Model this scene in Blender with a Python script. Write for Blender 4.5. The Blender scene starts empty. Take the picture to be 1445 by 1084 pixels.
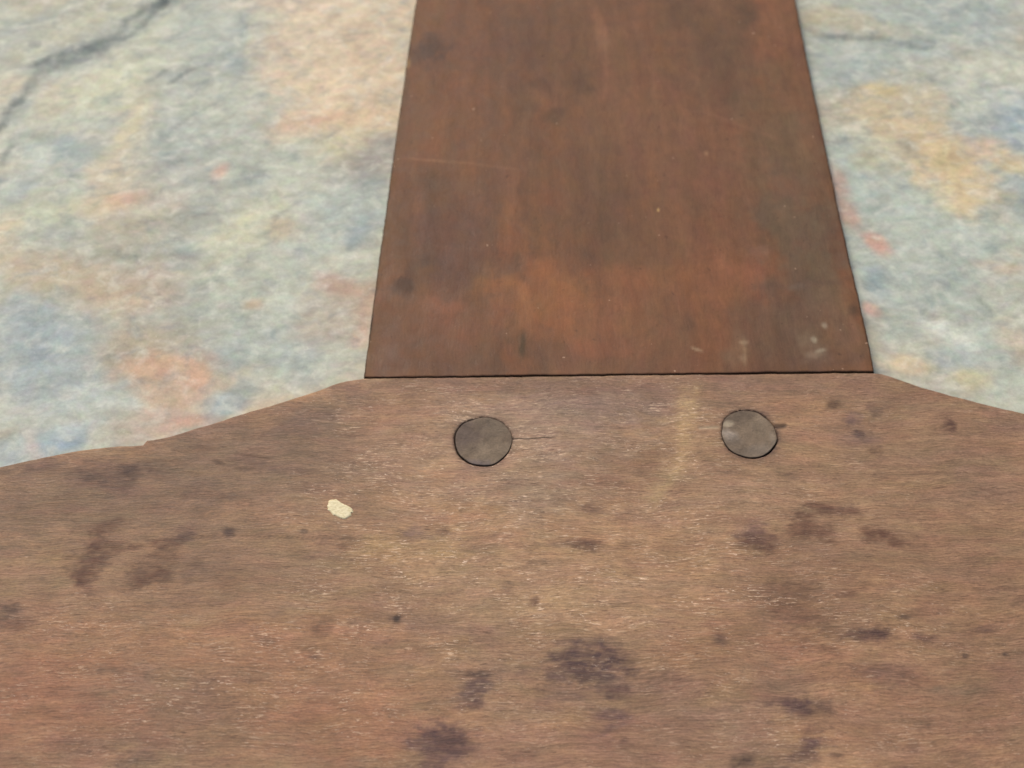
import bpy, math
import numpy as np
from mathutils import Vector

# ------------------------------------------------------------------ camera, light, exposure
SC = bpy.context.scene
COL = SC.collection
TILT = math.radians(34.0)          # optical axis off the vertical
DIST = 140.0                       # mm from lens to the wood surface
FPX, CX, CY = 1430.0, 722.5, 542.0
H_WOOD = 3.0                       # mm, wood surface above the slate

cam_d = bpy.data.cameras.new("camera")
cam = bpy.data.objects.new("camera", cam_d)
COL.objects.link(cam)
CAM = np.array([0.0, -DIST*math.sin(TILT), H_WOOD + DIST*math.cos(TILT)])
cam.location = Vector(CAM/1000.0)
cam.rotation_euler = (TILT, 0, 0)
cam_d.sensor_width = 36.0
cam_d.lens = 36.0*FPX/1445.0
cam_d.clip_start = 0.005
cam_d.clip_end = 20.0
cam_d.dof.use_dof = True
cam_d.dof.focus_distance = 0.128
cam_d.dof.aperture_fstop = 25.0
cam_d.dof.aperture_blades = 0
SC.camera = cam

SUN_EL, SUN_AZ = 50.0, 326.0       # azimuth clockwise from +Y: light comes from beyond the board, upper left
w = bpy.data.worlds.new("World"); SC.world = w; w.use_nodes = True
nt = w.node_tree; nt.nodes.clear()
sky = nt.nodes.new('ShaderNodeTexSky'); sky.sky_type = 'NISHITA'; sky.sun_disc = False
sky.sun_elevation = math.radians(SUN_EL); sky.sun_rotation = math.radians(SUN_AZ)
sky.dust_density = 4.0; sky.air_density = 1.0
bg = nt.nodes.new('ShaderNodeBackground'); bg.inputs[1].default_value = 0.07
wo = nt.nodes.new('ShaderNodeOutputWorld')
nt.links.new(sky.outputs[0], bg.inputs[0]); nt.links.new(bg.outputs[0], wo.inputs[0])
sun_d = bpy.data.lights.new("sun", 'SUN'); sun_d.energy = 1.5; sun_d.angle = math.radians(16)
sun_d.color = (1.0, 0.91, 0.80)
sun = bpy.data.objects.new("sun", sun_d); COL.objects.link(sun)
el, az = math.radians(SUN_EL), math.radians(SUN_AZ)
to_sun = Vector((math.sin(az)*math.cos(el), math.cos(az)*math.cos(el), math.sin(el)))
sun.rotation_euler = to_sun.to_track_quat('Z', 'Y').to_euler()
sun.location = to_sun*0.5
SC.view_settings.view_transform = 'Standard'
SC.view_settings.look = 'None'
SC.view_settings.gamma = 1.0
SC.view_settings.exposure = 0.55
SC.render.engine = 'CYCLES'

# colours are written as they look in daylight (sRGB); LIT turns them into surface albedo
LIT = np.array([1.0, 1.0, 1.0])
def srgb(c):
    c = np.asarray(c, float)/255.0
    return np.where(c <= 0.04045, c/12.92, ((c+0.055)/1.055)**2.4)/LIT

# ------------------------------------------------------------------ helpers
def at(px, py, z):
    """photograph position -> point (mm) on the real horizontal plane at height z"""
    px = np.asarray(px, float); py = np.asarray(py, float)
    dx = (px-CX)/FPX; dy = -(py-CY)/FPX
    ct, st = math.cos(TILT), math.sin(TILT)
    wy = dy*ct + st; wz = dy*st - ct
    t = (z-CAM[2])/wz
    return CAM[0]+dx*t, CAM[1]+wy*t

def _h(ix, iy, s):
    n = (ix.astype(np.int64)*374761393 + iy.astype(np.int64)*668265263 + s*982451653) & 0xffffffff
    n = ((n ^ (n >> 13))*1274126177) & 0xffffffff
    n = ((n ^ (n >> 15))*2246822519) & 0xffffffff
    return ((n ^ (n >> 16)) & 0xffff)/65535.0
def vn(x, y, s=0):
    ix = np.floor(x); iy = np.floor(y); fx = x-ix; fy = y-iy
    fx = fx*fx*fx*(fx*(fx*6-15)+10); fy = fy*fy*fy*(fy*(fy*6-15)+10)
    a = _h(ix, iy, s); b = _h(ix+1, iy, s); c = _h(ix, iy+1, s); d = _h(ix+1, iy+1, s)
    return (a+(b-a)*fx)*(1-fy) + (c+(d-c)*fx)*fy
def fbm(x, y, s=0, o=4, g=0.5):
    r = 0; a = 1; t = 0
    for k in range(o):
        ca, sa = math.cos(k*1.1+.3), math.sin(k*1.1+.3)
        r = r + a*vn((x*ca-y*sa)*2**k+k*17.3, (x*sa+y*ca)*2**k-k*9.1, s+k*7); t += a; a *= g
    return r/t*2-1          # about -1..1
def sst(a, b, x):
    t = np.clip((x-a)/(b-a), 0, 1); return t*t*(3-2*t)

def blob_mask(X, Y, z, px, py, rx, ry, ang, soft, warp, rough=0.35, seed=0):
    """a ragged stain: centre and radii given in photograph pixels, placed on the plane in mm"""
    x0, y0 = at(px, py, z)
    xa, _ = at(px+1, py, z); _, ya = at(px, py-1, z)
    sx, sy = xa-x0, ya-y0
    wx, wy, wn = warp
    k = min(1.5*min(rx*sx, ry*sy), 6)*rough
    dx = (X + wx*min(k, rx*sx) - x0)/sx
    dy = -(Y + wy*k*.8 - y0)/sy
    ca, sa = math.cos(math.radians(ang)), math.sin(math.radians(ang))
    u = (dx*ca+dy*sa)/rx; v = (-dx*sa+dy*ca)/ry
    r = np.sqrt(u*u+v*v) + wn*rough
    return 1-sst(1-soft, 1+soft, r)

def seg_dist(X, Y, pts):
    """distance to a polyline, signed side, and run along it (0..1)"""
    best = np.full(X.shape, 1e9); side = np.zeros(X.shape); run = np.zeros(X.shape)
    n = len(pts)-1
    for i in range(n):
        (x0, y0), (x1, y1) = pts[i], pts[i+1]
        dx, dy = x1-x0, y1-y0; L = dx*dx+dy*dy
        t = np.clip(((X-x0)*dx+(Y-y0)*dy)/L, 0, 1)
        ex = X-(x0+t*dx); ey = Y-(y0+t*dy); d = np.hypot(ex, ey)
        m = d < best
        best = np.where(m, d, best); side = np.where(m, np.sign(dx*ey-dy*ex), side)
        run = np.where(m, (i+t)/n, run)
    return best, side, run

def mix(c, col, m):
    return c + (srgb(col)-c)*m[..., None]

def finish(name, verts, faces_arr, ngons, cols, mat, parent=None, smooth=True):
    me = bpy.data.meshes.new(name)
    nv = len(verts); nq = len(faces_arr)
    ng = sum(len(g) for g in ngons)
    me.vertices.add(nv)
    me.vertices.foreach_set("co", (verts/1000.0).astype(np.float32).ravel())
    me.loops.add(nq*4+ng)
    li = np.concatenate([faces_arr.ravel()]+[np.array(g) for g in ngons]).astype(np.int32)
    me.loops.foreach_set("vertex_index", li)
    me.polygons.add(nq+len(ngons))
    st = list(range(0, nq*4, 4)); s = nq*4
    for g in ngons:
        st.append(s); s += len(g)
    me.polygons.foreach_set("loop_start", np.array(st, np.int32))
    me.update(calc_edges=True); me.validate()
    if smooth:
        me.polygons.foreach_set("use_smooth", [True]*len(me.polygons))
    if cols is not None:
        a = me.attributes.new("tint", 'FLOAT_COLOR', 'POINT')
        c4 = np.ones((nv, 4), np.float32); c4[:, :cols.shape[1]] = cols
        a.data.foreach_set("color", c4.ravel())
    me.materials.append(mat)
    o = bpy.data.objects.new(name, me); COL.objects.link(o)
    if parent: o.parent = parent
    return o

def sheet(name, X, Y, Z, C, mat, zb, parent=None):
    """a slab: modelled top surface (rows j, columns i), upright sides down to zb, closed below"""
    nj, ni = X.shape
    idx = np.arange(nj*ni).reshape(nj, ni)
    V = np.stack([X, Y, Z], -1).reshape(-1, 3)
    q = np.stack([idx[:-1, :-1], idx[:-1, 1:], idx[1:, 1:], idx[1:, :-1]], -1).reshape(-1, 4)
    per = np.concatenate([idx[0, :], idx[1:, -1], idx[-1, -2::-1], idx[-2:0:-1, 0]])
    n = len(per)
    low = V[per].copy(); low[:, 2] = zb
    L = np.arange(n)+len(V)
    V2 = np.concatenate([V, low])
    sk = np.stack([L, np.roll(L, -1), np.roll(per, -1), per], -1)
    C2 = C.reshape(-1, C.shape[-1]); C2 = np.concatenate([C2, C2[per]])
    return finish(name, V2, np.concatenate([q, sk]), [list(L[::-1])], C2, mat, parent)

# ------------------------------------------------------------------ node material helper
class NT:
    def __init__(s, name):
        s.m = bpy.data.materials.new(name); s.m.use_nodes = True
        s.t = s.m.node_tree; s.t.nodes.clear()
        s.out = s.t.nodes.new('ShaderNodeOutputMaterial')
        s.b = s.t.nodes.new('ShaderNodeBsdfPrincipled')
        s.t.links.new(s.b.outputs[0], s.out.inputs[0])
        tc = s.t.nodes.new('ShaderNodeTexCoord')
        s.co = s.map(tc.outputs['Object'], (1000, 1000, 1000))
    def L(s, a, b): s.t.links.new(a, b)
    def setin(s, sock, v):
        if hasattr(v, 'is_output') or isinstance(v, bpy.types.NodeSocket): s.L(v, sock)
        else: sock.default_value = v
    def map(s, v, sc=(1, 1, 1), rot=(0, 0, 0), loc=(0, 0, 0)):
        n = s.t.nodes.new('ShaderNodeMapping')
        n.inputs['Scale'].default_value = sc; n.inputs['Rotation'].default_value = rot
        n.inputs['Location'].default_value = loc; s.L(v, n.inputs[0]); return n.outputs[0]
    def noise(s, v, scale, det=4, rough=.5, dist=0.0, col=False, lac=2.0):
        n = s.t.nodes.new('ShaderNodeTexNoise'); s.L(v, n.inputs['Vector'])
        n.inputs['Scale'].default_value = scale; n.inputs['Detail'].default_value = det
        n.inputs['Roughness'].default_value = rough; n.inputs['Distortion'].default_value = dist
        n.inputs['Lacunarity'].default_value = lac
        return n.outputs[1 if col else 0]
    def math(s, op, a, b=0.0, c=None, clamp=False):
        n = s.t.nodes.new('ShaderNodeMath'); n.operation = op; n.use_clamp = clamp
        s.setin(n.inputs[0], a); s.setin(n.inputs[1], b)
        if c is not None: s.setin(n.inputs[2], c)
        return n.outputs[0]
    def vadd(s, a, b, op='ADD'):
        n = s.t.nodes.new('ShaderNodeVectorMath'); n.operation = op
        s.setin(n.inputs[0], a); s.setin(n.inputs[1], b); return n.outputs[0]
    def vscale(s, a, k):
        n = s.t.nodes.new('ShaderNodeVectorMath'); n.operation = 'SCALE'
        s.L(a, n.inputs[0]); s.setin(n.inputs['Scale'], k); return n.outputs[0]
    def rng(s, v, a, b, c=0.0, d=1.0, smooth=True):
        n = s.t.nodes.new('ShaderNodeMapRange'); n.clamp = True
        if smooth: n.interpolation_type = 'SMOOTHSTEP'
        s.L(v, n.inputs[0])
        for k, x in zip((1, 2, 3, 4), (a, b, c, d)): n.inputs[k].default_value = x
        return n.outputs[0]
    def cmix(s, f, a, b, mode='MIX'):
        n = s.t.nodes.new('ShaderNodeMix'); n.data_type = 'RGBA'; n.blend_type = mode
        s.setin(n.inputs[0], f); s.setin(n.inputs[6], a); s.setin(n.inputs[7], b)
        return n.outputs[2]
    def attr(s, name='tint'):
        n = s.t.nodes.new('ShaderNodeAttribute'); n.attribute_name = name; return n
    def bump(s, h, dist_mm, strength=1.0, prev=None):
        n = s.t.nodes.new('ShaderNodeBump'); n.inputs['Distance'].default_value = dist_mm/1000.0
        n.inputs['Strength'].default_value = strength; s.L(h, n.inputs['Height'])
        if prev is not None: s.L(prev, n.inputs['Normal'])
        return n.outputs[0]

def rgb(c): return (*srgb(c), 1.0)

# ------------------------------------------------------------------ materials
def mat_slate():
    n = NT("slate stone")
    a = n.vadd(n.attr().outputs['Color'], (.93, .965, .955), 'MULTIPLY')
    # soft coloured cloudiness, then mineral mottling, then fine grain
    warp = n.vscale(n.vadd(n.noise(n.co, .16, 2, .5, col=True), (.5, .5, .5), 'SUBTRACT'), 4.0)
    co = n.vadd(n.co, warp)
    m1 = n.noise(n.map(co, (.9, 1.2, 1), (0, 0, -.5)), .25, 6, .56)
    v = n.rng(m1, .25, .75, .82, 1.18, False)
    c = n.cmix(1.0, a, n.vadd((1, 1, 1), v, 'MULTIPLY'), 'MULTIPLY')
    hue = n.noise(n.map(co, (1, 1.3, 1)), .45, 5, .6, col=True)
    hue = n.vadd(n.vscale(n.vadd(hue, (.5, .5, .5), 'SUBTRACT'), .26), (1, 1, 1))
    c = n.cmix(1.0, c, hue, 'MULTIPLY')
    blot = n.noise(n.map(co, (.9, 1.15, 1), (0, 0, -.5), (7, 3, 0)), .34, 5, .54)
    c = n.cmix(n.rng(blot, .48, .74, 0, .42), c, rgb((222, 222, 206)))
    blot2 = n.noise(n.map(co, (.9, 1.15, 1), (0, 0, -.4), (17, 31, 0)), .28, 5, .56)
    c = n.cmix(n.rng(blot2, .50, .76, 0, .42), c, rgb((118, 133, 138)))
    gr = n.noise(n.map(n.co, (1, 1, 1), (0, 0, .6)), 2.6, 5, .75)
    c = n.cmix(1.0, c, n.vadd((1, 1, 1), n.rng(gr, .3, .7, .90, 1.10, False), 'MULTIPLY'), 'MULTIPLY')
    md = n.noise(n.map(n.co, (1, 1.2, 1), (0, 0, .8), (3, 8, 0)), .7, 4, .55)
    c = n.cmix(1.0, c, n.vadd((1, 1, 1), n.rng(md, .3, .7, .90, 1.10, False), 'MULTIPLY'), 'MULTIPLY')
    sp = n.noise(n.map(n.co, (1, 1.1, 1)), 3.0, 1, .5)
    c = n.cmix(n.rng(sp, .74, .82, 0, .45), c, rgb((228, 226, 210)))
    n.L(c, n.b.inputs['Base Color'])
    n.b.inputs['Roughness'].default_value = .62
    n.b.inputs['Specular IOR Level'].default_value = .3
    rel = n.noise(n.map(n.co, (.8, 1.15, 1), (0, 0, -.55)), .2, 5, .52)
    b = n.bump(rel, 1.2, .4)
    b = n.bump(gr, .06, .5, b)
    n.L(b, n.b.inputs['Normal'])
    return n.m

def mat_head():
    n = NT("weathered pale brown wood")
    at_ = n.attr(); a = at_.outputs['Color']
    wob = n.noise(n.map(n.co, (.7, 1, 1)), .09, 2, .5, col=True)
    wob = n.vscale(n.vadd(wob, (.5, .5, .5), 'SUBTRACT'), 2.6)
    wob2 = n.vscale(n.vadd(n.noise(n.co, .55, 2, .5, col=True), (.5, .5, .5), 'SUBTRACT'), .22)
    co = n.vadd(n.vadd(n.co, wob), wob2)
    f1 = n.noise(n.map(co, (.16, 1.9, 1)), 1.0, 6, .62)             # broad figure
    f2 = n.noise(n.map(co, (.8, 4.6, 1), (0, 0, .03), (3, 9, 0)), 1.0, 5, .68)    # fibres
    f3 = n.noise(n.map(co, (.75, 5.4, 1), (0, 0, -.07), (31, 5, 0)), 1.0, 4, .66)
    f5 = n.noise(n.map(co, (2.6, 5.0, 1), (0, 0, .1), (1, 5, 0)), 1.0, 3, .65)
    f4 = n.noise(n.map(co, (.8, 5.0, 1), (0, 0, .05), (13, 55, 0)), 1.0, 3, .62)
    mot = n.noise(n.map(co, (.5, 1.0, 1)), .55, 6, .65)
    hue = n.noise(n.map(co, (.35, 1.2, 1)), .5, 5, .6, col=True)
    hue = n.vadd(n.vscale(n.vadd(hue, (.5, .5, .5), 'SUBTRACT'), .24), (1, 1, 1))
    c = n.cmix(1.0, a, n.vadd((1, 1, 1), n.rng(f1, .28, .72, .82, 1.18, False), 'MULTIPLY'), 'MULTIPLY')
    c = n.cmix(1.0, c, n.vadd((1, 1, 1), n.rng(mot, .28, .72, .79, 1.21, False), 'MULTIPLY'), 'MULTIPLY')
    c = n.cmix(1.0, c, hue, 'MULTIPLY')
    c = n.cmix(1.0, c, n.vadd((1, 1, 1), n.rng(f2, .28, .72, .74, 1.26, False), 'MULTIPLY'), 'MULTIPLY')
    c = n.cmix(1.0, c, n.vadd((1, 1, 1), n.rng(f5, .3, .7, .84, 1.16, False), 'MULTIPLY'), 'MULTIPLY')
    c = n.cmix(n.rng(f4, .58, .70, 0, .65), c, rgb((98, 72, 56)))
    area = n.rng(n.noise(n.map(n.co, (.7, 1.2, 1)), .28, 4, .65), .42, .62, .12, 1.0)
    rub_glint = n.math('MULTIPLY', at_.outputs['Alpha'], area)
    gl = n.math('MULTIPLY', n.rng(f3, .535, .68, 0, .75), rub_glint)
    c = n.cmix(gl, c, rgb((232, 200, 168)))  # bright glints on the fibres, painted into the base colour
    f6 = n.noise(n.map(co, (1.6, 6.5, 1), (0, 0, .12), (71, 25, 0)), 1.0, 2, .6)
    gl2 = n.math('MULTIPLY', n.rng(f6, .64, .74, 0, .9), rub_glint)
    c = n.cmix(gl2, c, rgb((246, 222, 196)))
    n.L(c, n.b.inputs['Base Color'])
    n.L(n.rng(f2, .3, .7, .5, .72), n.b.inputs['Roughness'])
    n.b.inputs['Specular IOR Level'].default_value = .35
    b = n.bump(f1, .15, .5)
    b = n.bump(f2, .10, .8, b)
    b = n.bump(f3, .10, .8, b)
    n.L(b, n.b.inputs['Normal'])
    return n.m

def mat_handle():
    n = NT("dark red brown wood")
    a = n.attr().outputs['Color']
    wob = n.vscale(n.vadd(n.noise(n.co, .08, 3, .5, col=True), (.5, .5, .5), 'SUBTRACT'), 3.0)
    co = n.vadd(n.co, wob)
    s1 = n.noise(n.map(co, (.42, .05, 1)), 1.0, 7, .62)
    s2 = n.noise(n.map(co, (4.0, .5, 1)), 1.0, 4, .6)
    mot = n.noise(co, .35, 6, .62)
    hue = n.noise(n.map(co, (.3, .12, 1)), 1.0, 5, .6, col=True)
    hue = n.vadd(n.vscale(n.vadd(hue, (.5, .5, .5), 'SUBTRACT'), .24), (1, 1, 1))
    c = n.cmix(1.0, a, n.vadd((1, 1, 1), n.rng(s1, .28, .72, .84, 1.16, False), 'MULTIPLY'), 'MULTIPLY')
    c = n.cmix(1.0, c, n.vadd((1, 1, 1), n.rng(mot, .28, .72, .87, 1.13, False), 'MULTIPLY'), 'MULTIPLY')
    c = n.cmix(1.0, c, hue, 'MULTIPLY')
    c = n.cmix(1.0, c, n.vadd((1, 1, 1), n.rng(s2, .25, .75, .9, 1.1, False), 'MULTIPLY'), 'MULTIPLY')
    g = n.noise(n.co, 3.5, 4, .7)
    c = n.cmix(1.0, c, n.vadd((1, 1, 1), n.rng(g, .3, .7, .93, 1.07, False), 'MULTIPLY'), 'MULTIPLY')
    fl = n.noise(n.map(n.co, (1, 1, 1), (0, 0, 0), (5, 5, 5)), 1.3, 2, .5)
    fd = n.noise(n.map(n.co, (1, .7, 1), (0, 0, 0), (15, 25, 5)), 1.1, 3, .6)
    c = n.cmix(n.rng(fd, .66, .76, 0, .55), c, rgb((66, 48, 38)))
    c = n.cmix(n.rng(fl, .755, .79, 0, .6), c, rgb((215, 180, 150)))
    n.L(c, n.b.inputs['Base Color'])
    n.L(n.rng(mot, .3, .7, .5, .68), n.b.inputs['Roughness'])
    n.b.inputs['Specular IOR Level'].default_value = .22
    b = n.bump(mot, .25, .5); b = n.bump(s2, .05, .5, b); b = n.bump(g, .04, .5, b)
    n.L(b, n.b.inputs['Normal'])
    return n.m

def mat_peg():
    n = NT("grey end grain wood")
    a = n.attr().outputs['Color']
    m = n.noise(n.co, .6, 6, .62)
    c = n.cmix(1.0, a, n.vadd((1, 1, 1), n.rng(m, .28, .72, .78, 1.22, False), 'MULTIPLY'), 'MULTIPLY')
    g = n.noise(n.map(n.co, (1, 1.6, 1)), 3.0, 4, .7)
    c = n.cmix(1.0, c, n.vadd((1, 1, 1), n.rng(g, .3, .7, .88, 1.12, False), 'MULTIPLY'), 'MULTIPLY')
    n.L(c, n.b.inputs['Base Color'])
    n.b.inputs['Roughness'].default_value = .75
    n.b.inputs['Specular IOR Level'].default_value = .25
    b = n.bump(m, .35, .8); b = n.bump(g, .10, .9, b)
    n.L(b, n.b.inputs['Normal'])
    return n.m

def mat_spot():
    n = NT("cream paint")
    g = n.noise(n.map(n.co, (1, 2.2, 1)), 2.5, 5, .65)
    c = n.cmix(n.rng(g, .35, .65), rgb((214, 200, 154)), rgb((238, 227, 188)))
    n.L(c, n.b.inputs['Base Color']); n.b.inputs['Roughness'].default_value = .6
    n.L(n.bump(g, .08, .8), n.b.inputs['Normal'])
    return n.m

M_SLATE, M_HEAD, M_HANDLE, M_PEG, M_SPOT = mat_slate(), mat_head(), mat_handle(), mat_peg(), mat_spot()

# ------------------------------------------------------------------ slate
def axis(segs):
    out = []
    for a, b, step in segs:
        out.append(np.arange(a, b, step))
    out.append(np.array([segs[-1][1]])); return np.concatenate(out)

gx = axis([(-420, -130, 6), (-130, 130, .45), (130, 420, 6)])
gy = axis([(-420, -60, 6), (-60, -8, 2), (-8, 100, .45), (100, 420, 6)])
X, Y = np.meshgrid(gx, gy)
Zs = np.zeros_like(X)
wr = (fbm(X/7, Y/7, 1, 5)*1.3, fbm(X/7, Y/7, 2, 5)*1.3, fbm(X/4, Y/4, 3, 5, .6))
big = fbm(X/26, Y/18, 5, 4)
base = srgb((190, 190, 173))*np.ones(X.shape+(1,))
base = mix(base, (168, 175, 169), sst(-.1, .5, big))
base = mix(base, (204, 188, 162), .8*sst(.1, .5, fbm(X/20+9, Y/16, 8, 4)))
base = mix(base, (180, 162, 144), .5*sst(.2, .6, fbm(X/14+3, Y/11, 12, 4)))
SL = [ # px, py, rx, ry, angle, colour, amount, softness
 (70,30,110,50,-15,(164,166,148),.8,.6), (20,50,50,25,-30,(150,156,154),.6,.6),
 (15,125,25,25,0,(190,170,142),.7,.6), (120,60,70,16,-25,(140,148,142),.5,.6),
 (170,115,90,30,-25,(198,196,164),.85,.6), (215,40,30,22,-30,(188,186,156),.6,.6),
 (180,190,32,60,5,(202,184,146),.85,.6), (65,140,30,18,-40,(196,186,160),.5,.6),
 (60,190,40,30,-10,(172,182,172),.6,.7), (95,208,48,17,-8,(132,147,154),.85,.6),
 (45,225,22,16,0,(186,194,186),.7,.6), (25,262,45,18,-15,(142,156,162),.6,.7),
 (285,60,60,75,0,(158,164,158),.8,.6), (330,45,18,50,10,(146,156,156),.5,.6),
 (330,92,24,13,10,(118,132,138),.85,.6), (255,110,50,22,-25,(148,152,148),.6,.6),
 (150,140,24,12,0,(138,146,134),.6,.6),
 (480,50,100,90,5,(216,186,154),.95,.4), (500,130,85,75,0,(214,184,152),.95,.45),
 (400,5,70,12,0,(212,184,160),.8,.5), (540,60,36,90,5,(204,174,144),.7,.6),
 (450,180,55,26,-8,(212,166,132),.9,.5), (520,165,40,22,0,(206,172,136),.7,.6),
 (430,183,18,12,0,(214,148,122),.7,.6), (475,200,50,22,0,(202,186,146),.7,.6),
 (500,45,24,14,0,(178,146,124),.5,.6), (385,75,30,22,0,(200,172,148),.6,.6),
 (395,235,70,40,-20,(170,176,160),.7,.7), (270,240,75,60,0,(150,152,146),.75,.6),
 (300,170,60,40,-20,(168,172,160),.6,.7), (355,248,20,12,-10,(122,130,134),.7,.6),
 (240,290,22,12,0,(166,140,122),.7,.6), (215,298,36,12,-20,(196,192,176),.6,.6),
 (250,320,14,30,10,(134,136,130),.6,.6),
 (311,244,12,11,0,(208,152,132),.95,.5),
 (525,228,48,30,-25,(128,116,116),.85,.6), (530,262,30,14,0,(110,114,120),.5,.6),
 (145,292,46,13,-8,(206,160,128),.85,.6), (180,278,24,9,-10,(214,160,134),.7,.6),
 (75,305,70,28,0,(178,178,148),.7,.6), (10,330,26,26,0,(206,180,146),.8,.6),
 (180,335,110,26,-14,(154,142,122),.7,.6), (340,330,70,26,-25,(196,190,156),.8,.6),
 (395,326,20,14,0,(206,176,138),.7,.6), (435,308,14,10,0,(140,116,116),.6,.6),
 (490,300,56,40,-10,(164,174,170),.8,.6), (518,318,26,18,-35,(134,150,162),.7,.6),
 (262,366,24,18,0,(114,130,142),.85,.6), (200,363,110,8,3,(140,138,120),.6,.6),
 (75,385,90,22,6,(190,156,124),.8,.5), (60,420,80,40,0,(164,152,128),.85,.5),
 (200,405,70,34,-5,(162,132,116),.8,.6), (145,425,40,34,0,(184,156,124),.6,.6),
 (230,470,90,26,0,(158,146,128),.7,.6), (330,420,50,50,0,(164,166,150),.8,.6),
 (400,395,70,24,-10,(180,184,168),.7,.6), (355,430,14,9,0,(202,160,118),.7,.6),
 (470,400,34,14,15,(176,134,120),.85,.5), (505,430,36,34,10,(176,134,112),.85,.5),
 (460,470,40,34,20,(172,146,130),.7,.6), (510,475,14,18,0,(198,146,126),.8,.5),
 (400,440,34,18,-15,(196,196,178),.7,.6), (370,490,50,34,0,(158,166,158),.7,.6),
 (430,510,50,28,-15,(158,170,168),.7,.6), (510,530,30,18,0,(178,164,148),.7,.6),
 (55,475,52,46,20,(128,144,156),.85,.5), (15,440,26,30,0,(160,172,178),.7,.6),
 (95,545,96,60,0,(156,166,168),.85,.5), (60,520,50,26,0,(136,150,160),.6,.6),
 (120,560,34,18,-30,(188,194,188),.6,.6),
 (190,500,60,36,-10,(170,146,120),.85,.5), (235,520,62,22,-4,(196,146,114),.95,.35),
 (245,555,56,40,10,(190,148,120),.9,.4), (215,600,60,22,-10,(184,148,130),.9,.4),
 (262,597,32,8,-8,(208,146,126),.8,.5), (280,535,20,14,0,(202,136,108),.7,.5),
 (170,605,40,24,0,(172,154,140),.6,.6), (325,570,34,17,-20,(122,142,158),.95,.4),
 (370,548,40,22,-15,(172,172,156),.7,.6), (380,575,34,8,-18,(184,156,132),.6,.6),
 (35,640,60,26,-8,(150,168,180),.85,.5), (85,625,34,16,-10,(120,146,168),.85,.5),
 (100,608,40,10,-20,(196,204,204),.6,.6), (50,640,9,34,-35,(200,168,156),.7,.6),
 (112,72,62,16.2,-17,(146,152,148),0.76,.4), (165,54,22,11.2,-25,(139,142,133),0.72,.4), (196,26,32,11.2,-42,(146,152,147),0.64,.4), (185,42,26,10.0,-35,(146,152,147),0.48,.4),  # ridge bands: relief shade painted in, together with darker exposed stone
 (48,122,36,13.8,-50,(146,152,147),0.68,.4), (14,165,26,13.8,-40,(146,152,147),0.68,.4), (30,150,30,8.8,-48,(146,152,148),0.56,.4), (16,210,30,8.8,-62,(146,152,148),0.48,.4),
 (228,2,26,10.0,-30,(146,152,148),0.56,.4), (60,22,50,10.0,-25,(146,152,148),0.48,.4), (342,44,6,22.5,-10,(140,151,148),0.48,.4), (250,318,8,22.5,10,(140,143,137),0.56,.4),
 (275,92,22,6.2,-30,(146,152,148),0.48,.4), (222,108,16,6.2,-35,(146,152,148),0.48,.4), (1200,56,60,5.0,2,(146,152,148),0.56,.4), (1160,50,20,8.8,20,(143,152,148),0.56,.4),
 # right of the handle
 (1230,60,110,60,0,(160,168,164),.8,.6), (1290,320,150,190,0,(168,176,168),.8,.5),
 (1180,28,62,20,6,(184,166,136),.85,.4), (1250,45,50,10,6,(180,170,146),.7,.5),
 (1340,20,90,26,0,(156,166,166),.7,.6), (1415,10,40,14,0,(176,184,178),.6,.6),
 (1210,105,46,30,-10,(146,156,158),.7,.6), (1310,70,24,14,0,(136,148,152),.6,.6),
 (1400,110,50,32,-25,(206,204,184),.85,.5), (1370,150,40,20,-30,(190,192,176),.7,.6),
 (1428,165,34,40,-20,(148,162,174),.85,.5), (1390,40,40,24,0,(146,158,162),.6,.6),
 (1262,175,62,52,20,(200,172,134),.95,.5), (1250,130,24,12,0,(210,180,124),.8,.5),
 (1300,150,40,40,30,(192,170,138),.8,.5),
 (1345,240,60,44,35,(216,180,134),.95,.5), (1355,288,32,22,10,(226,188,130),.85,.5), (1300,205,50,40,30,(206,176,134),.6,.6),
 (1330,230,20,24,0,(196,170,120),.6,.5), (1222,228,17,14,0,(206,180,126),.8,.45),
 (1277,208,13,9,30,(108,110,110),.85,.6), (1265,200,26,20,20,(172,152,132),.5,.6),
 (1388,208,24,15,-10,(210,170,138),.8,.5), (1428,228,30,16,10,(216,184,134),.85,.45),
 (1425,262,24,8,0,(146,160,168),.7,.5), (1240,210,30,14,30,(190,190,164),.5,.6),
 (1182,255,11,20,-15,(204,146,128),.95,.35), (1196,300,17,24,-15,(198,150,132),.95,.35),
 (1235,340,20,13,25,(204,144,128),.95,.35), (1231,436,14,11,0,(204,140,126),.95,.35),
 (1215,375,16,16,0,(200,206,198),.6,.6), (1240,398,22,24,0,(130,146,158),.85,.5),
 (1205,240,26,40,10,(166,180,176),.5,.6), (1290,290,60,26,0,(178,186,174),.6,.6),
 (1250,290,40,14,0,(156,166,162),.6,.6), (1390,340,50,20,0,(186,194,184),.6,.6),
 (1420,378,40,9,5,(212,180,150),.7,.5), (1340,400,70,30,-10,(156,164,158),.7,.6),
 (1345,480,20,30,-35,(218,216,202),.95,.4), (1315,460,22,12,20,(206,210,200),.7,.5),
 (1390,480,30,40,0,(166,176,170),.6,.6), (1316,446,9,5,-10,(132,118,114),.8,.5),
 (1285,516,34,12,0,(212,180,138),.9,.4), (1345,505,34,16,0,(150,162,164),.7,.5),
 (1380,538,26,14,-10,(206,188,142),.85,.45), (1310,540,50,12,15,(190,172,152),.6,.6),
 (1425,480,24,28,0,(194,170,146),.8,.5), (1425,545,30,20,0,(188,190,174),.7,.6),
 (1260,468,26,18,0,(158,170,166),.6,.6), (1265,490,20,9,0,(196,196,178),.5,.6),
]
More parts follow.
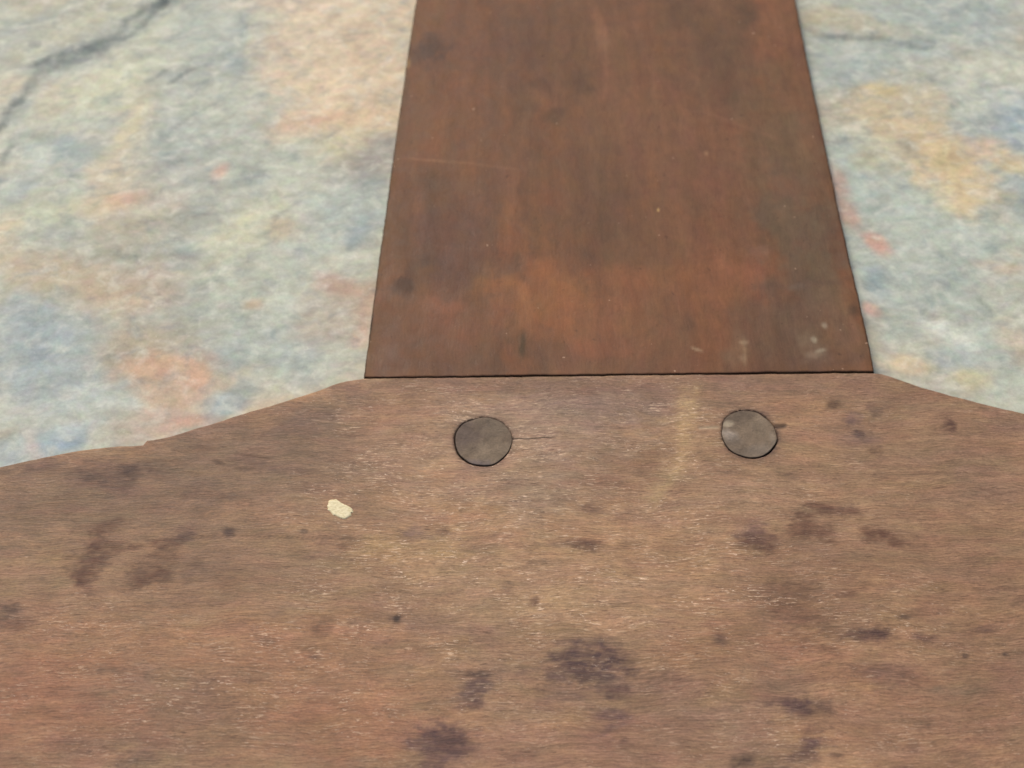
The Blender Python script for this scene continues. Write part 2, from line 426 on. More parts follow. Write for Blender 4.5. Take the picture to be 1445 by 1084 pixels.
for i, (px, py, rx, ry, an, colr, am, so) in enumerate(SL):
    colr = tuple(min(238, 1.06*(.74*a_+.26*b_)) for a_, b_ in zip(colr, (184, 187, 168)))
    am *= .9 if max(rx, ry) > 18 else .72
    base = mix(base, colr, am*blob_mask(X, Y, -.45, px, py, rx, ry, an, min(.85, so+.15), wr, .42))
# relief: low swells, then the torn ledges of the cleft face
Zs += .5*fbm(X/18, Y/12, 31, 3) + .10*fbm((X*.8+Y*.5)/7, (Y*.8-X*.5)/4.5, 33, 3)
wx2, wy2 = fbm(X/3.5, Y/3.5, 41, 4)*1.1, fbm(X/3.5, Y/3.5, 42, 4)*1.1
def ledge(pts, drop, wid, crev, dark, end=.12, sgn=-1):
    """a torn edge of a slate layer: the surface falls by drop (mm) on one side of the line"""
    global Zs, base
    P = [tuple(float(v) for v in at(x, y, -.45)) for x, y in pts]
    d, s, r = seg_dist(X+wx2*.8, Y+wy2*.8, P)
    fade = sst(0, end, r)*sst(0, end, 1-r)*sst(25, 8, d)
    sd = d*s*sgn
    Zs = Zs - .5*drop*fade*sst(-wid, wid*.3, sd)*np.exp(-np.clip(sd, 0, 99)/12)
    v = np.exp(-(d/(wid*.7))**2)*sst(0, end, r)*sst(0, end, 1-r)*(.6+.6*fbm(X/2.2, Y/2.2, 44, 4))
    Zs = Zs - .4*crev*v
    base = mix(base, (112, 117, 114), np.clip(.45*dark*v, 0, 1))  # crevice shade painted into the colour along the torn edge
ledge([(-30,330),(0,250),(12,215),(28,182)], .7, 1.2, .3, .35)
ledge([(-40,215),(5,175),(40,132),(62,98),(115,80),(165,62)], 1.3, 1.8, .3, .35)
ledge([(20,105),(70,84),(115,70),(165,50),(178,28),(215,8),(260,-20)], 1.0, 1.5, .3, .45)
ledge([(60,92),(110,76),(160,58)], .6, 1.4, .2, .3)
ledge([(150,62),(195,42),(215,14),(240,-8)], .8, 1.2, .3, .4)
ledge([(110,-20),(90,10),(60,26),(20,34)], .8, 1.8, .2, .3)
ledge([(330,-20),(334,15),(343,40),(338,62)], .9, 1.2, .3, .4)
ledge([(205,118),(225,108),(242,94)], .4, .6, .3, .4)
ledge([(236,122),(255,106),(276,95),(310,90)], .5, .7, .3, .45)
ledge([(288,370),(294,388),(297,408)], .1, .38, .45, 1.15)
ledge([(292,405),(299,428),(296,446)], .2, .4, .3, .6)
ledge([(382,312),(400,302),(426,283)], .2, .5, .3, .6)
ledge([(245,180),(262,170),(275,190),(270,215)], .3, .6, .3, .35)
ledge([(60,362),(150,364),(240,362),(330,368)], .2, 1.2, .05, .12)
ledge([(1118,28),(1150,46),(1175,53),(1235,53),(1300,66),(1345,70)], .8, .8, .3, .5, .15, -1)
ledge([(1383,422),(1392,434),(1404,448)], .1, .45, .4, 1.0)
ledge([(1330,170),(1370,135),(1420,115),(1460,110)], .4, 1.4, .05, .08)
ledge([(400,505),(428,520),(446,540)], .2, .5, .3, .5)
Zs -= Zs[(np.abs(X) < 130) & (np.abs(Y-30) < 60)].max() + .02   # highest point just under z = 0
slate = sheet("slate_floor", X, Y, Zs, base, M_SLATE, -12.0)
slate["kind"] = "structure"
slate["label"] = "mottled grey, blue and rust slate floor under the wooden board"

# ------------------------------------------------------------------ wooden board: head, handle, pegs
def bev(d, b):
    k = np.clip(1-d/b, 0, 1); return b*(1-np.sqrt(np.clip(1-k*k, 0, 1)))

root = bpy.data.objects.new("wooden_board", None); COL.objects.link(root)
root["label"] = "old brown wooden board with dark tapering handle and two round pegs, lying on mottled slate"
root["category"] = "wooden board"

# head: upper outline from shoulder to shoulder
T = [(-420,742),(-250,708),(-120,680),(0,658),(60,645),(110,635),(165,629),(190,628),(202,627),(207,620.5),(217,619.5),(240,615),
     (300,597),(350,581),(400,566),(450,550),(475,541),(490,536.5),(500,535),(514,533.6),(700,531.2),(900,528.6),(1100,526.6),
     (1234,525.6),(1244,526.5),(1258,531),(1300,546),(1363,563),(1445,583),(1560,608),(1700,634),(1860,662)]
tx, ty = at([p[0] for p in T], [p[1] for p in T], H_WOOD)
hx = axis([(float(tx[0]), -76, .6), (-76, 76, .2), (76, float(tx[-1]), .6)])
ytop = np.interp(hx, tx, ty)
ytop = ytop + .08*fbm(hx/1.3, hx*0, 51, 5, .6) + .09*fbm(hx/6, hx*0+4, 52, 3)*(np.abs(hx-15) > 38)
ybot = -78.0
# rows, as distance below the outline
d_rows = np.concatenate([[0, .03, .07, .13, .2, .3], np.arange(.42, 16, .13), np.arange(16, 62, .22), np.arange(62, 77, 1.0), [77.2, 77.6, 77.8, 77.9]])
t_rows = d_rows[::-1]/77.9
Xh = np.tile(hx, (len(t_rows), 1))
Yh = ytop[None, :] - t_rows[:, None]*(ytop[None, :]-ybot)
dtop = ytop[None, :]-Yh
dedge = np.minimum(np.minimum(dtop, Yh-ybot), np.minimum(Xh-hx[0], hx[-1]-Xh))
Zh = H_WOOD - bev(dedge, .32 + .12*fbm(Xh/3, Yh/3, 55, 3))
Zh += .07*fbm(Xh/30, Yh/16, 56, 3) + .014*fbm(Xh/4, Yh/1.1, 57, 4)

wh = (fbm(Xh/4.5, Yh/2.6, 61, 5)*.9+fbm(Xh/2.5, Yh/.4, 66, 3)*.45, fbm(Xh/4.5, Yh/2.6, 62, 5)*1.0, fbm(Xh/2.6, Yh/1.5, 63, 6, .68)*1.3+fbm(Xh/.9, Yh/.45, 64, 3)*.45)
KEEP = np.ones_like(Xh)
FRAY = .85+.75*fbm(Xh/1.1, Yh/.35, 69, 4, .6)
HC = srgb((152, 121, 95))*np.ones(Xh.shape+(1,))
HC = mix(HC, (134, 103, 81), .8*sst(0, .45, fbm(Xh/24, Yh/11, 65, 5)))
HC = mix(HC, (172, 134, 102), .6*sst(.05, .45, fbm(Xh/18+5, Yh/7, 67, 5)))
HC = mix(HC, (136, 106, 92), .5*sst(.1, .5, fbm(Xh/9+5, Yh/6, 68, 5)))
PAT = [ # broad colour areas
 (160,690,330,60,-12,(128,103,84),.8,.6), (420,640,200,60,-14,(132,107,88),.7,.6), (450,590,60,20,-16,(112,92,78),.6,.6),
 (300,770,260,60,0,(134,108,86),.6,.6), (60,920,140,70,0,(150,112,87),.5,.6), (70,1000,120,90,0,(152,110,86),.6,.6),
 (330,905,220,40,0,(158,118,88),.6,.6), (430,990,170,70,0,(160,118,90),.6,.6), (250,1010,120,60,0,(126,98,80),.5,.6),
 (560,600,60,50,0,(160,122,96),.6,.6), (780,590,120,50,0,(150,126,110),.7,.6), (860,565,110,22,0,(134,110,98),.6,.6),
 (760,545,260,12,0,(128,96,80),.6,.6), (1110,545,120,16,0,(134,104,88),.5,.6), (760,700,70,34,0,(140,120,102),.6,.6),
 (590,780,80,30,0,(172,140,100),.6,.6), (640,830,150,40,0,(162,130,100),.5,.6), (980,790,150,60,0,(168,130,98),.6,.6),
 (900,850,170,40,0,(166,134,104),.5,.6), (1000,700,120,50,0,(160,128,102),.6,.6), (1160,930,80,34,12,(164,120,92),.6,.6),
 (1000,900,90,50,0,(160,120,92),.5,.6), (1130,820,100,80,0,(136,104,82),.7,.6), (1340,640,160,70,10,(144,114,92),.6,.6),
 (1380,900,140,180,0,(138,106,84),.7,.6), (1280,1010,160,60,0,(144,108,88),.6,.6), (560,940,120,50,0,(156,120,92),.5,.6),
 (500,1030,90,40,0,(150,108,84),.6,.6), (760,1060,140,40,0,(148,112,94),.6,.6), (930,1050,100,60,0,(142,108,90),.6,.6),
 (1130,590,60,34,0,(160,122,94),.6,.6), (730,470,10,10,0,(150,120,100),0,.6),
 (30,970,90,40,0,(160,110,84),.35,.8), (90,1020,120,30,0,(158,110,86),.3,.8), (420,895,130,10,0,(172,126,98),.35,.8), (520,1000,90,16,0,(168,122,96),.3,.8), (560,1045,60,20,0,(160,114,90),.3,.8),
 (970,600,30,70,8,(166,136,104),.35,.7), (700,640,150,60,0,(164,136,114),.45,.7), (820,800,200,70,0,(170,138,108),.4,.7),  # last pair: pale sheen of the board's middle painted in
]
for (px, py, rx, ry, an, colr, am, so) in PAT:
    HC = mix(HC, colr, am*blob_mask(Xh, Yh, H_WOOD, px, py, rx, ry, an, so, wh, .5))
def streak(pts, wid, col_, am, seed):
    global HC
    P = [tuple(float(v) for v in at(x, y, H_WOOD)) for x, y in pts]
    d, s, r = seg_dist(Xh+wh[0]*.25, Yh+wh[1]*.2, P)
    v = np.exp(-(d/wid)**2)*sst(0, .1, r)*sst(0, .35, 1-r)*np.clip(.75+.9*fbm(Xh/.6, Yh/.3, seed, 4, .6), 0, 1.3)
    HC = mix(HC, col_, np.clip(am*v, 0, 1))
streak([(966,536),(962,580),(962,625),(955,662),(930,700),(905,745)], .75, (184, 154, 112), .62, 111)
streak([(988,536),(977,570),(972,610),(966,650),(950,690)], .8, (186, 156, 114), .55, 112)
streak([(945,640),(935,680),(915,715),(890,750)], 1.0, (172, 144, 112), .4, 113)
D1, D2, D3 = (96, 72, 63), (98, 68, 54), (78, 59, 52)
STN = [
 (155,668,44,17,-6,D1,.6,.6), (187,663,16,9,0,D3,.7,.6), (128,676,12,7,0,D3,.6,.6), (165,690,30,12,0,D1,.35,.6),
 (272,690,26,10,-6,D1,.4,.7), (60,655,34,8,-8,D1,.5,.6), (235,662,22,14,0,D1,.3,.7),
 (122,812,15,22,-10,D2,.85,.5), (136,772,20,16,20,D2,.8,.5), (108,790,26,12,10,D2,.6,.6), (165,772,22,7,-4,D2,.7,.5),
 (155,744,24,8,-25,D2,.55,.6), (188,772,14,5,-5,D2,.5,.5),
 (212,810,24,13,12,D2,.8,.5), (200,815,12,14,0,D2,.6,.5), (232,768,22,9,-12,D2,.8,.5), (262,752,13,10,0,D1,.75,.5),
 (222,786,24,8,-14,D2,.5,.6), (245,788,16,5,-14,D2,.5,.6), (262,815,9,12,0,D1,.4,.6), (282,795,12,16,0,D1,.3,.7),
 (10,858,14,11,0,D3,.75,.6), (20,880,20,8,0,D2,.4,.6), (0,908,20,3,0,D3,.4,.6),
 (321,752,8,6,0,D3,.8,.5), (300,700,30,6,0,D1,.3,.6), (430,750,6,5,0,D3,.6,.5), (490,768,12,12,0,D2,.4,.6),
 (455,888,14,10,-20,D2,.6,.6), (378,906,12,5,10,D1,.5,.6), (560,872,6,6,0,(48,36,30),.95,.4), (560,872,13,5,0,D3,.4,.6),
 (585,750,17,10,0,(112,90,88),.55,.6), (625,750,8,5,0,D3,.6,.5),
 (825,768,22,8,4,D2,.9,.5), (780,768,50,4,-4,D3,.35,.6), (835,720,12,7,20,D1,.6,.6),
 (755,848,6,7,0,D2,.8,.5), (715,830,8,7,0,D1,.5,.6), (765,640,6,3,0,D1,.5,.6),
 (828,930,52,26,-4,(84,62,60),.85,.45), (800,925,24,22,0,(84,62,60),.4,.5), (862,962,26,12,8,(96,74,68),.6,.55),
 (800,980,40,16,0,(104,80,76),.4,.6), (880,975,16,12,0,(84,60,56),.7,.5), (795,955,24,9,0,(92,70,66),.6,.5),
 (675,951,20,7,0,(66,50,46),.85,.45), (675,968,22,14,-20,(96,72,70),.75,.5), (662,988,18,10,0,(96,72,68),.7,.55), (730,950,50,10,0,(116,88,80),.35,.7),
 (630,1040,36,22,14,(88,64,62),.8,.5), (610,1062,30,22,0,(98,72,70),.7,.55), (650,1050,22,10,0,(88,64,60),.6,.5), (740,1068,20,10,0,D1,.4,.6),
 (862,1016,20,13,0,(100,76,74),.7,.55), (880,1045,6,5,0,D1,.6,.5),
 (1130,994,38,9,3,(84,60,58),.85,.45), (1120,1000,20,12,0,(96,70,66),.6,.5), (1160,1003,14,8,0,D1,.6,.5),
 (1145,1052,26,11,-12,(92,66,66),.75,.5), (1158,1030,20,6,-8,D1,.6,.5), (1050,1076,22,10,-8,D3,.7,.5),
 (1130,1070,20,8,0,D1,.5,.6), (1180,1065,8,3,0,D3,.7,.5), (1290,1056,6,8,0,D1,.3,.6),
 (1076,766,24,15,-8,D2,.85,.5), (1062,748,22,16,0,(120,88,84),.6,.6), (1060,770,14,14,0,D2,.5,.5),
 (1150,718,28,9,-12,D2,.75,.5), (1128,738,15,10,-45,D2,.65,.5), (1135,752,20,10,0,D2,.6,.6), (1165,755,14,16,0,D2,.45,.6), (1195,720,18,6,8,D2,.6,.6),
 (1246,758,22,9,8,D2,.85,.5), (1233,750,10,8,0,D2,.6,.5), (1262,765,10,5,0,D2,.6,.5),
 (1110,832,46,14,5,D2,.45,.65), (1120,862,44,14,0,D2,.45,.65), (1200,838,20,4,-4,D2,.5,.6), (1145,884,24,10,0,D2,.45,.6), (1128,905,26,9,0,D2,.45,.6),
 (1230,897,26,10,-2,(84,60,56),.8,.5), (1205,893,16,6,-8,D1,.6,.5), (1300,897,18,6,0,(96,70,66),.7,.5), (1392,888,16,4,-8,D1,.7,.5),
 (1275,870,14,3,0,D3,.6,.5), (1420,924,5,4,0,D3,.85,.4), (1362,925,4,3,0,D3,.7,.4), (1240,955,40,12,4,(104,78,70),.5,.6),
 (1016,900,10,7,0,D1,.7,.5), (1170,920,12,5,0,D2,.5,.6),
 (1178,572,11,6,-8,(88,62,50),.8,.5), (1212,612,7,6,30,(70,52,46),.9,.45), (1206,590,12,6,-30,(108,84,82),.7,.5), (1240,582,12,4,-25,D1,.5,.6),
 (1229,576,6,6,0,D1,.5,.6), (1234,637,11,5,-15,D2,.6,.5), (1337,600,10,8,0,(92,66,56),.9,.4), (1212,615,20,12,0,(118,92,84),.4,.7),
 (1303,1022,10,9,0,D1,.5,.6), (1100,1084,40,10,-10,(90,64,62),.5,.6), (1345,975,40,7,0,(116,104,84),.4,.6),
 (120,975,60,5,-3,(104,84,70),.4,.6), (140,1050,60,9,0,(100,78,66),.45,.6), (150,945,40,5,0,(106,80,66),.45,.6),
 (190,1075,30,14,0,(96,74,70),.45,.6), (15,1075,40,8,0,(110,78,60),.3,.6), (355,962,10,2.5,0,(60,44,36),.7,.5),
 (445,927,10,2,4,D3,.6,.5), (340,660,14,3,6,(76,56,44),.7,.5), (308,652,8,3,20,(70,50,40),.7,.5), (395,660,40,5,10,D1,.4,.6),
]
for (px, py, rx, ry, an, colr, am, so) in STN:
    KEEP *= 1-.35*am*blob_mask(Xh, Yh, H_WOOD, px, py, rx, ry, an, min(.8, so+.1), wh, .5)
    HC = mix(HC, [colr[0]+1, colr[1]+2, colr[2]+2], np.clip(FRAY*am*1.12, 0, 1)*blob_mask(Xh, Yh, H_WOOD, px, py, rx*1.05, ry*1.05, an, min(.8, so+.1), wh, .6 if rx > 8 else .4))
# thin cracks along the grain
def crack(pts, wid, deep, col_, am):
    global Zh, HC
    P = [tuple(float(v) for v in at(x, y, H_WOOD)) for x, y in pts]
    d, s, r = seg_dist(Xh, Yh+.04*wh[1], P)
    v = np.exp(-(d/wid)**2)*sst(0, .03, r)*sst(0, .25, 1-r)
    KEEP[:] *= 1-.9*v
    Zh = Zh-deep*v; HC = mix(HC, col_, np.clip(am*v, 0, 1))
crack([(722,619),(745,619),(768,617),(790,617)], .12, .05, (44, 32, 26), .95)
crack([(1094,603),(1103,602),(1113,600)], .35, .2, (70, 56, 48), .8)
crack([(985,604),(1003,603),(1018,603)], .25, .1, (196, 178, 150), .5)
crack([(230,762),(330,757),(460,759),(600,762)], .10, .05, (84, 64, 50), .5)
crack([(1080,670),(1200,672),(1330,668),(1440,672)], .25, .02, (110, 88, 72), .3)
crack([(880,957),(960,960),(1060,958)], .12, .05, (96, 70, 56), .5)
crack([(330,640),(360,644),(395,650)], .15, .08, (84, 62, 50), .5)
RUB_GLINT = .38+.35*fbm(Xh/14, Yh/8, 121, 4)  # density of the painted fibre glints, highest on the rubbed middle
for (px, py, rx, ry, an, am) in [(700,690,230,130,0,.7), (960,620,60,90,0,.8), (820,860,260,60,0,.8), (560,640,120,90,0,.4), (300,930,220,60,0,.5),
                                 (1230,870,150,60,0,.35), (980,790,160,60,0,.6), (640,820,160,50,0,.5), (500,1000,160,60,0,.4), (1080,1030,160,60,0,.5)]:
    RUB_GLINT = RUB_GLINT+am*blob_mask(Xh, Yh, H_WOOD, px, py, rx, ry, an, .8, wh, .6)
for (px, py, rx, ry, an, am) in [(180,720,200,90,0,.4), (1380,700,120,160,0,.3), (400,640,160,50,-14,.3)]:
    RUB_GLINT = RUB_GLINT-am*blob_mask(Xh, Yh, H_WOOD, px, py, rx, ry, an, .8, wh, .6)
RUB_GLINT = np.clip(RUB_GLINT, .08, 1.25)*KEEP
HC = HC*np.array([1.02, 1.015, .955])
# shade along the joint and the outer edge, painted as a dark rim
HC = mix(HC, (50, 38, 30), np.clip(.6*sst(.22, .03, dtop)*(.7+.6*wh[2]), 0, 1))

PEGS = [((681.5, 622.5), 41.5, 35.0,   .17), ((1057.5, 612.5), 40.0, 34.5, .21)]
holes = []
for (c, rx, ry, off) in PEGS:
    cx, cy = at(c[0], c[1], H_WOOD); xa, _ = at(c[0]+rx, c[1], H_WOOD)
    _, ya = at(c[0], c[1]-ry, H_WOOD); _, yb = at(c[0], c[1]+ry, H_WOOD)
    rxm, rym = float(xa-cx), float(ya-yb)/2
    holes.append((float(cx), float(cy), rxm, rym, off))
for k, (cx, cy, rxm, rym, off) in enumerate(holes):
    dx, dy = Xh-cx, Yh-cy
    th = np.arctan2(dy, dx); rr = 1/np.sqrt((np.cos(th)/rxm)**2+(np.sin(th)/rym)**2)
    rr = rr*(1+.014*np.sin(3*th+k*2)+.010*np.sin(5*th+1+k)+.006*np.sin(9*th+k*4))
    r = np.hypot(dx, dy)
    # darker ring round the hole
    ring = np.exp(-np.clip(r-rr, 0, 9)/.35)*(.75+.6*wh[2])*(r > rr-.2)
    HC = mix(HC, (76, 58, 50), np.clip(.85*ring, 0, 1))
    near = np.abs(r-rr) < .11
    Xh = np.where(near, cx+dx/np.maximum(r, 1e-6)*rr, Xh); Yh = np.where(near, cy+dy/np.maximum(r, 1e-6)*rr, Yh)
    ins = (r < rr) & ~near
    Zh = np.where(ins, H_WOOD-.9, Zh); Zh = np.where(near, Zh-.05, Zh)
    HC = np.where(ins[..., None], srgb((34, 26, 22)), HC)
head = sheet("head", Xh, Yh, Zh, np.concatenate([HC, RUB_GLINT[..., None]], -1), M_HEAD, .05, root)
head["label"] = "broad pale brown head with dark purplish stains"

# pegs: domed discs of end grain
def make_peg(k, cx, cy, rxm, rym, off):
    ringr = np.concatenate([np.linspace(.0, .90, 26)[1:], [.93, .955, .975, .99, 1.0]])
    na = 120
    th = np.linspace(0, 2*np.pi, na, endpoint=False)
    gdir = math.radians(222 if k == 0 else -38)
    gap = .03 + off*(.5+.5*np.cos(th-gdir))**.8 + .02*np.sin(7*th+k) + .012*np.sin(13*th+2*k)
    gap = np.clip(gap, .015, .4)
    rr = 1/np.sqrt((np.cos(th)/rxm)**2+(np.sin(th)/rym)**2)
    rr = rr*(1+.014*np.sin(3*th+k*2)+.010*np.sin(5*th+1+k)+.006*np.sin(9*th+k*4)) - gap
    R = ringr[:, None]*rr[None, :]
    PX = cx+R*np.cos(th); PY = cy+R*np.sin(th)
    edge = rr[None, :]-R
    PZ = H_WOOD-.02 - bev(edge, .09) + .08*fbm(PX/1.5, PY/1.5, 71+k, 4)*np.clip(edge/.4, 0, 1)
    PC = srgb((119, 104, 90) if k == 0 else (124, 109, 94))*np.ones(PX.shape+(1,))
    wp = (fbm(PX/1.2, PY/1.2, 73, 4)*1.2, fbm(PX/1.2, PY/1.2, 74, 4)*1.2, fbm(PX/.8, PY/.8, 75, 4))
    PB = [[(655,612,26,22,0,(98,86,82),.7,.6), (690,640,30,18,0,(134,120,104),.6,.6), (672,655,22,6,0,(112,102,104),.6,.6), (700,600,20,14,0,(112,102,90),.5,.6)],
          [(1027,598,7.5,4.5,-8,(196,182,160),.95,.4), (1028,613,9,8,10,(172,160,150),.8,.6), (1032,622,12,8,0,(106,96,88),.6,.6),
           (1042,588,24,10,-20,(100,88,78),.7,.6), (1090,618,4,8,0,(150,138,124),.45,.6), (1075,598,12,16,0,(136,122,106),.5,.6), (1070,635,22,8,-10,(138,128,118),.5,.6), (1050,640,26,10,0,(114,102,92),.5,.6)]][k]
    for b in PB:
        PC = mix(PC, b[5], b[6]*blob_mask(PX, PY, H_WOOD, *b[:5], b[7], wp, .35))
    PC = PC*np.array([1.02, 1.0, .93])
    PC = mix(PC, (52, 42, 36), .8*sst(.10, .0, edge))
    V = [np.array([[cx, cy, H_WOOD-.02]])]; V.append(np.stack([PX, PY, PZ], -1).reshape(-1, 3))
    low = np.stack([PX[-1], PY[-1], np.full(na, .1)], -1); V.append(low)
    V = np.concatenate(V)
    C = np.concatenate([PC[0, :1], PC.reshape(-1, 3), PC[-1]])
    nr = len(ringr); q = []
    for j in range(nr):
        a = 1+j*na+np.arange(na); b = np.roll(a, -1); c = a+na; d = b+na
        q.append(np.stack([a, c, d, b], -1))
    tri = [[0, 1+i, 1+(i+1) % na] for i in range(na)]
    base_i = 1+nr*na
    ng = tri+[list(range(base_i+na-1, base_i-1, -1))]
    o = finish("peg", V, np.concatenate(q), ng, C, M_PEG, root)
    return o
for k, hdef in enumerate(holes):
    p = make_peg(k, *hdef)
    p["label"] = ["plain grey-brown peg near a thin crack", "grey-brown peg with two pale specks on its face"][k]

# handle: sides run up and out of the picture
Lp = [(513,531),(521,470),(530,400),(539,335),(549,262),(557,205),(566,140),(575,78),(587,0),(598,-80),(612,-170),(628,-260)]
Rp = [(1234,523.6),(1228,490),(1217,440),(1200,365),(1188,314),(1172,238),(1158,170),(1144,106),(1134,58),(1123,0),(1104,-90),(1084,-180),(1066,-260)]
lx, ly = at([p[0] for p in Lp], [p[1] for p in Lp], H_WOOD)
rx_, ry_ = at([p[0] for p in Rp], [p[1] for p in Rp], H_WOOD)
ytop_h = float(min(ly[-1], ry_[-1]))
ns, ntt = 420, 520
se = np.concatenate([[0, .03, .07, .12, .18, .26, .36, .5], np.linspace(.75, 69.25, ns), 70-np.array([.5, .36, .26, .18, .12, .07, .03, 0])])/70
te = np.concatenate([[0, .03, .07, .12, .18, .26, .36], np.linspace(.5, ytop_h-1, ntt)])
tn = te/te[-1]
# bottom edge follows the head's outline, leaving a hair-thin joint
yb0 = np.interp(tx[19], hx, ytop)
S, Tt = np.meshgrid(se, tn)
x_l0, x_r0 = float(lx[0]), float(rx_[0])
xb = x_l0+se*(x_r0-x_l0)
yb = np.interp(xb, hx, ytop) + .06 + .06*vn(xb/9, xb*0, 80) + .05*fbm(xb/1.5, xb*0, 87, 4, .6) + .04*sst(20, 50, xb)
Yg = yb[None, :] + Tt*(ytop_h-yb[None, :])
XL = np.interp(Yg, ly, lx) + .09*fbm(Yg/1.1, Yg*0, 81, 5, .6)+.05*fbm(Yg/6, Yg*0, 83, 2)
XR = np.interp(Yg, ry_, rx_) + .09*fbm(Yg/1.1, Yg*0+7, 82, 5, .6)+.05*fbm(Yg/6, Yg*0+5, 84, 2)
Xg = XL+(XR-XL)*S
dl = Xg-XL; dr = XR-Xg; db = Yg-yb[None, :]
de = np.minimum(np.minimum(dl, dr), db)
Zg = H_WOOD-.02-bev(de, .30+.12*fbm(Xg/2, Yg/2, 85, 3)) + .06*fbm(Xg/24, Yg/30, 86, 3)
wg = (fbm(Xg/4, Yg/5, 91, 5)*1.3, fbm(Xg/4, Yg/5, 92, 5)*1.3, fbm(Xg/2.5, Yg/3, 93, 5, .6))
GC = srgb((118, 82, 61))*np.ones(Xg.shape+(1,))
GC = mix(GC, (98, 68, 52), .7*sst(0, .5, fbm(Xg/9, Yg/22, 95, 5)))
GC = mix(GC, (128, 82, 56), .6*sst(.05, .5, fbm(Xg/8+4, Yg/18, 96, 5)))
GP = [
 (612,62,26,18,-38,(68,56,52),.9,.5), (600,80,16,12,-30,(76,62,56),.6,.6), (690,60,70,50,0,(94,68,60),.5,.7), (600,20,24,26,0,(112,80,56),.6,.6),
 (740,20,60,20,0,(90,64,50),.4,.7), (590,150,30,60,0,(110,80,60),.6,.7), (850,110,14,80,0,(132,84,62),.6,.7), (850,50,8,18,0,(160,112,86),.5,.6),
 (920,130,70,40,0,(126,84,58),.5,.7), (820,130,50,160,0,(104,76,56),.5,.7), (1010,80,60,70,0,(96,74,58),.6,.7), (1060,25,22,14,-20,(72,58,48),.6,.7),
 (1100,40,20,60,8,(132,86,62),.7,.6), (1000,200,120,60,0,(118,80,62),.6,.7), (1110,200,44,90,0,(106,84,64),.8,.7), (760,122,10,9,0,(86,60,46),.8,.6),
 (778,165,14,9,0,(76,54,42),.7,.6), (815,122,20,14,0,(84,62,48),.6,.7), (740,155,16,8,0,(88,64,50),.6,.7), (690,145,14,10,0,(90,64,48),.4,.7),
 (640,340,60,50,0,(92,64,56),.75,.6), (620,385,50,26,0,(88,60,52),.5,.6), (600,370,16,12,0,(82,62,56),.6,.6), (660,300,50,40,0,(98,66,52),.5,.7),
 (572,402,14,14,0,(66,50,42),.85,.55), (737,390,10,11,0,(72,52,42),.85,.5), (578,375,9,9,0,(80,62,52),.5,.6), (700,415,8,5,0,(72,50,40),.7,.5), (705,440,8,8,0,(82,56,44),.6,.6),
 (740,320,22,60,0,(138,86,54),.6,.7), (770,400,60,36,0,(142,90,54),.75,.6), (790,430,70,36,0,(144,88,54),.7,.6), (900,400,130,24,-4,(132,84,54),.65,.6), (740,425,22,30,0,(146,94,56),.6,.6),
 (870,440,90,40,0,(132,82,56),.6,.7), (1040,400,50,40,0,(138,84,60),.6,.7), (1050,390,22,18,0,(142,88,66),.6,.6), (650,450,70,34,0,(130,82,60),.6,.6), (630,430,30,10,0,(142,92,70),.5,.6),
 (830,270,60,80,0,(104,74,56),.6,.7), (840,370,50,14,0,(98,70,52),.6,.7), (1000,300,60,60,0,(116,78,58),.6,.7), (1120,330,44,80,0,(96,80,66),.9,.7), (1150,430,50,60,0,(98,82,68),.7,.7),
 (738,490,5,14,3,(46,38,28),.95,.4), (740,490,10,18,0,(84,64,42),.6,.6), (720,480,8,8,0,(92,66,46),.6,.6), (1120,470,60,40,0,(102,76,62),.8,.6), (1205,470,24,40,0,(116,86,66),.5,.6),
 (545,500,30,26,0,(104,76,62),.7,.6), (560,480,22,34,0,(112,82,68),.5,.7), (555,495,14,12,0,(124,104,94),.5,.7), (620,515,100,10,0,(98,68,54),.5,.7), (900,512,120,10,0,(106,72,56),.5,.7),
 (1165,505,50,14,0,(92,66,58),.7,.6), (1208,440,8,8,0,(62,50,42),.8,.55), (975,455,8,16,0,(88,64,52),.6,.6), (1045,490,12,24,0,(136,108,86),.4,.7), (1150,490,20,20,0,(128,108,94),.5,.7),
 (1150,480,4,4,0,(190,178,164),.6,.6), (1158,495,8,2.5,-10,(176,162,146),.7,.6), (1148,500,12,4,0,(150,132,116),.4,.6), (1050,505,6,5,0,(170,148,124),.35,.6), (1050,483,7,2.5,0,(176,152,126),.5,.5), (1165,460,4,4,0,(170,160,146),.6,.6),
 (997,216,3,3,0,(170,130,98),.7,.5), (929,296,1.6,2.2,0,(212,170,110),.9,.4), (1074,355,9,8,0,(140,98,84),.6,.6), (1200,320,6,5,0,(86,64,54),.5,.6), (1010,260,40,30,0,(122,82,66),.4,.7),
 (1150,400,70,5,-5,(86,66,58),.5,.7), (1120,405,12,4,-10,(120,108,100),.4,.7), (860,490,60,14,0,(128,78,58),.5,.7), (985,493,8,2,20,(196,170,140),.5,.5), (575,88,5,7,0,(176,140,80),.8,.5),
]
for (px, py, rx, ry, an, colr, am, so) in GP:
    colr = tuple(.85*a_+.15*b_+3 for a_, b_ in zip(colr, (118, 84, 64)))
    GC = mix(GC, colr, .85*am*blob_mask(Xg, Yg, H_WOOD, px, py, rx, ry, an, min(.85, so+.1), wg, .65 if rx > 8 else .4))
def scratch(pts, wid, col_, am):
    global GC
    P = [tuple(float(v) for v in at(x, y, H_WOOD)) for x, y in pts]
    d, s, r = seg_dist(Xg, Yg, P)
    v = np.exp(-(d/wid)**2)*sst(0, .2, r)*sst(0, .2, 1-r)
    GC = mix(GC, col_, np.clip(am*v*(.8+.5*wg[2]), 0, 1))
scratch([(560,222),(600,226),(660,230),(700,236),(750,240)], .28, (150, 108, 80), .5)
scratch([(852,25),(855,60),(856,110),(850,160)], .35, (150, 106, 80), .3)
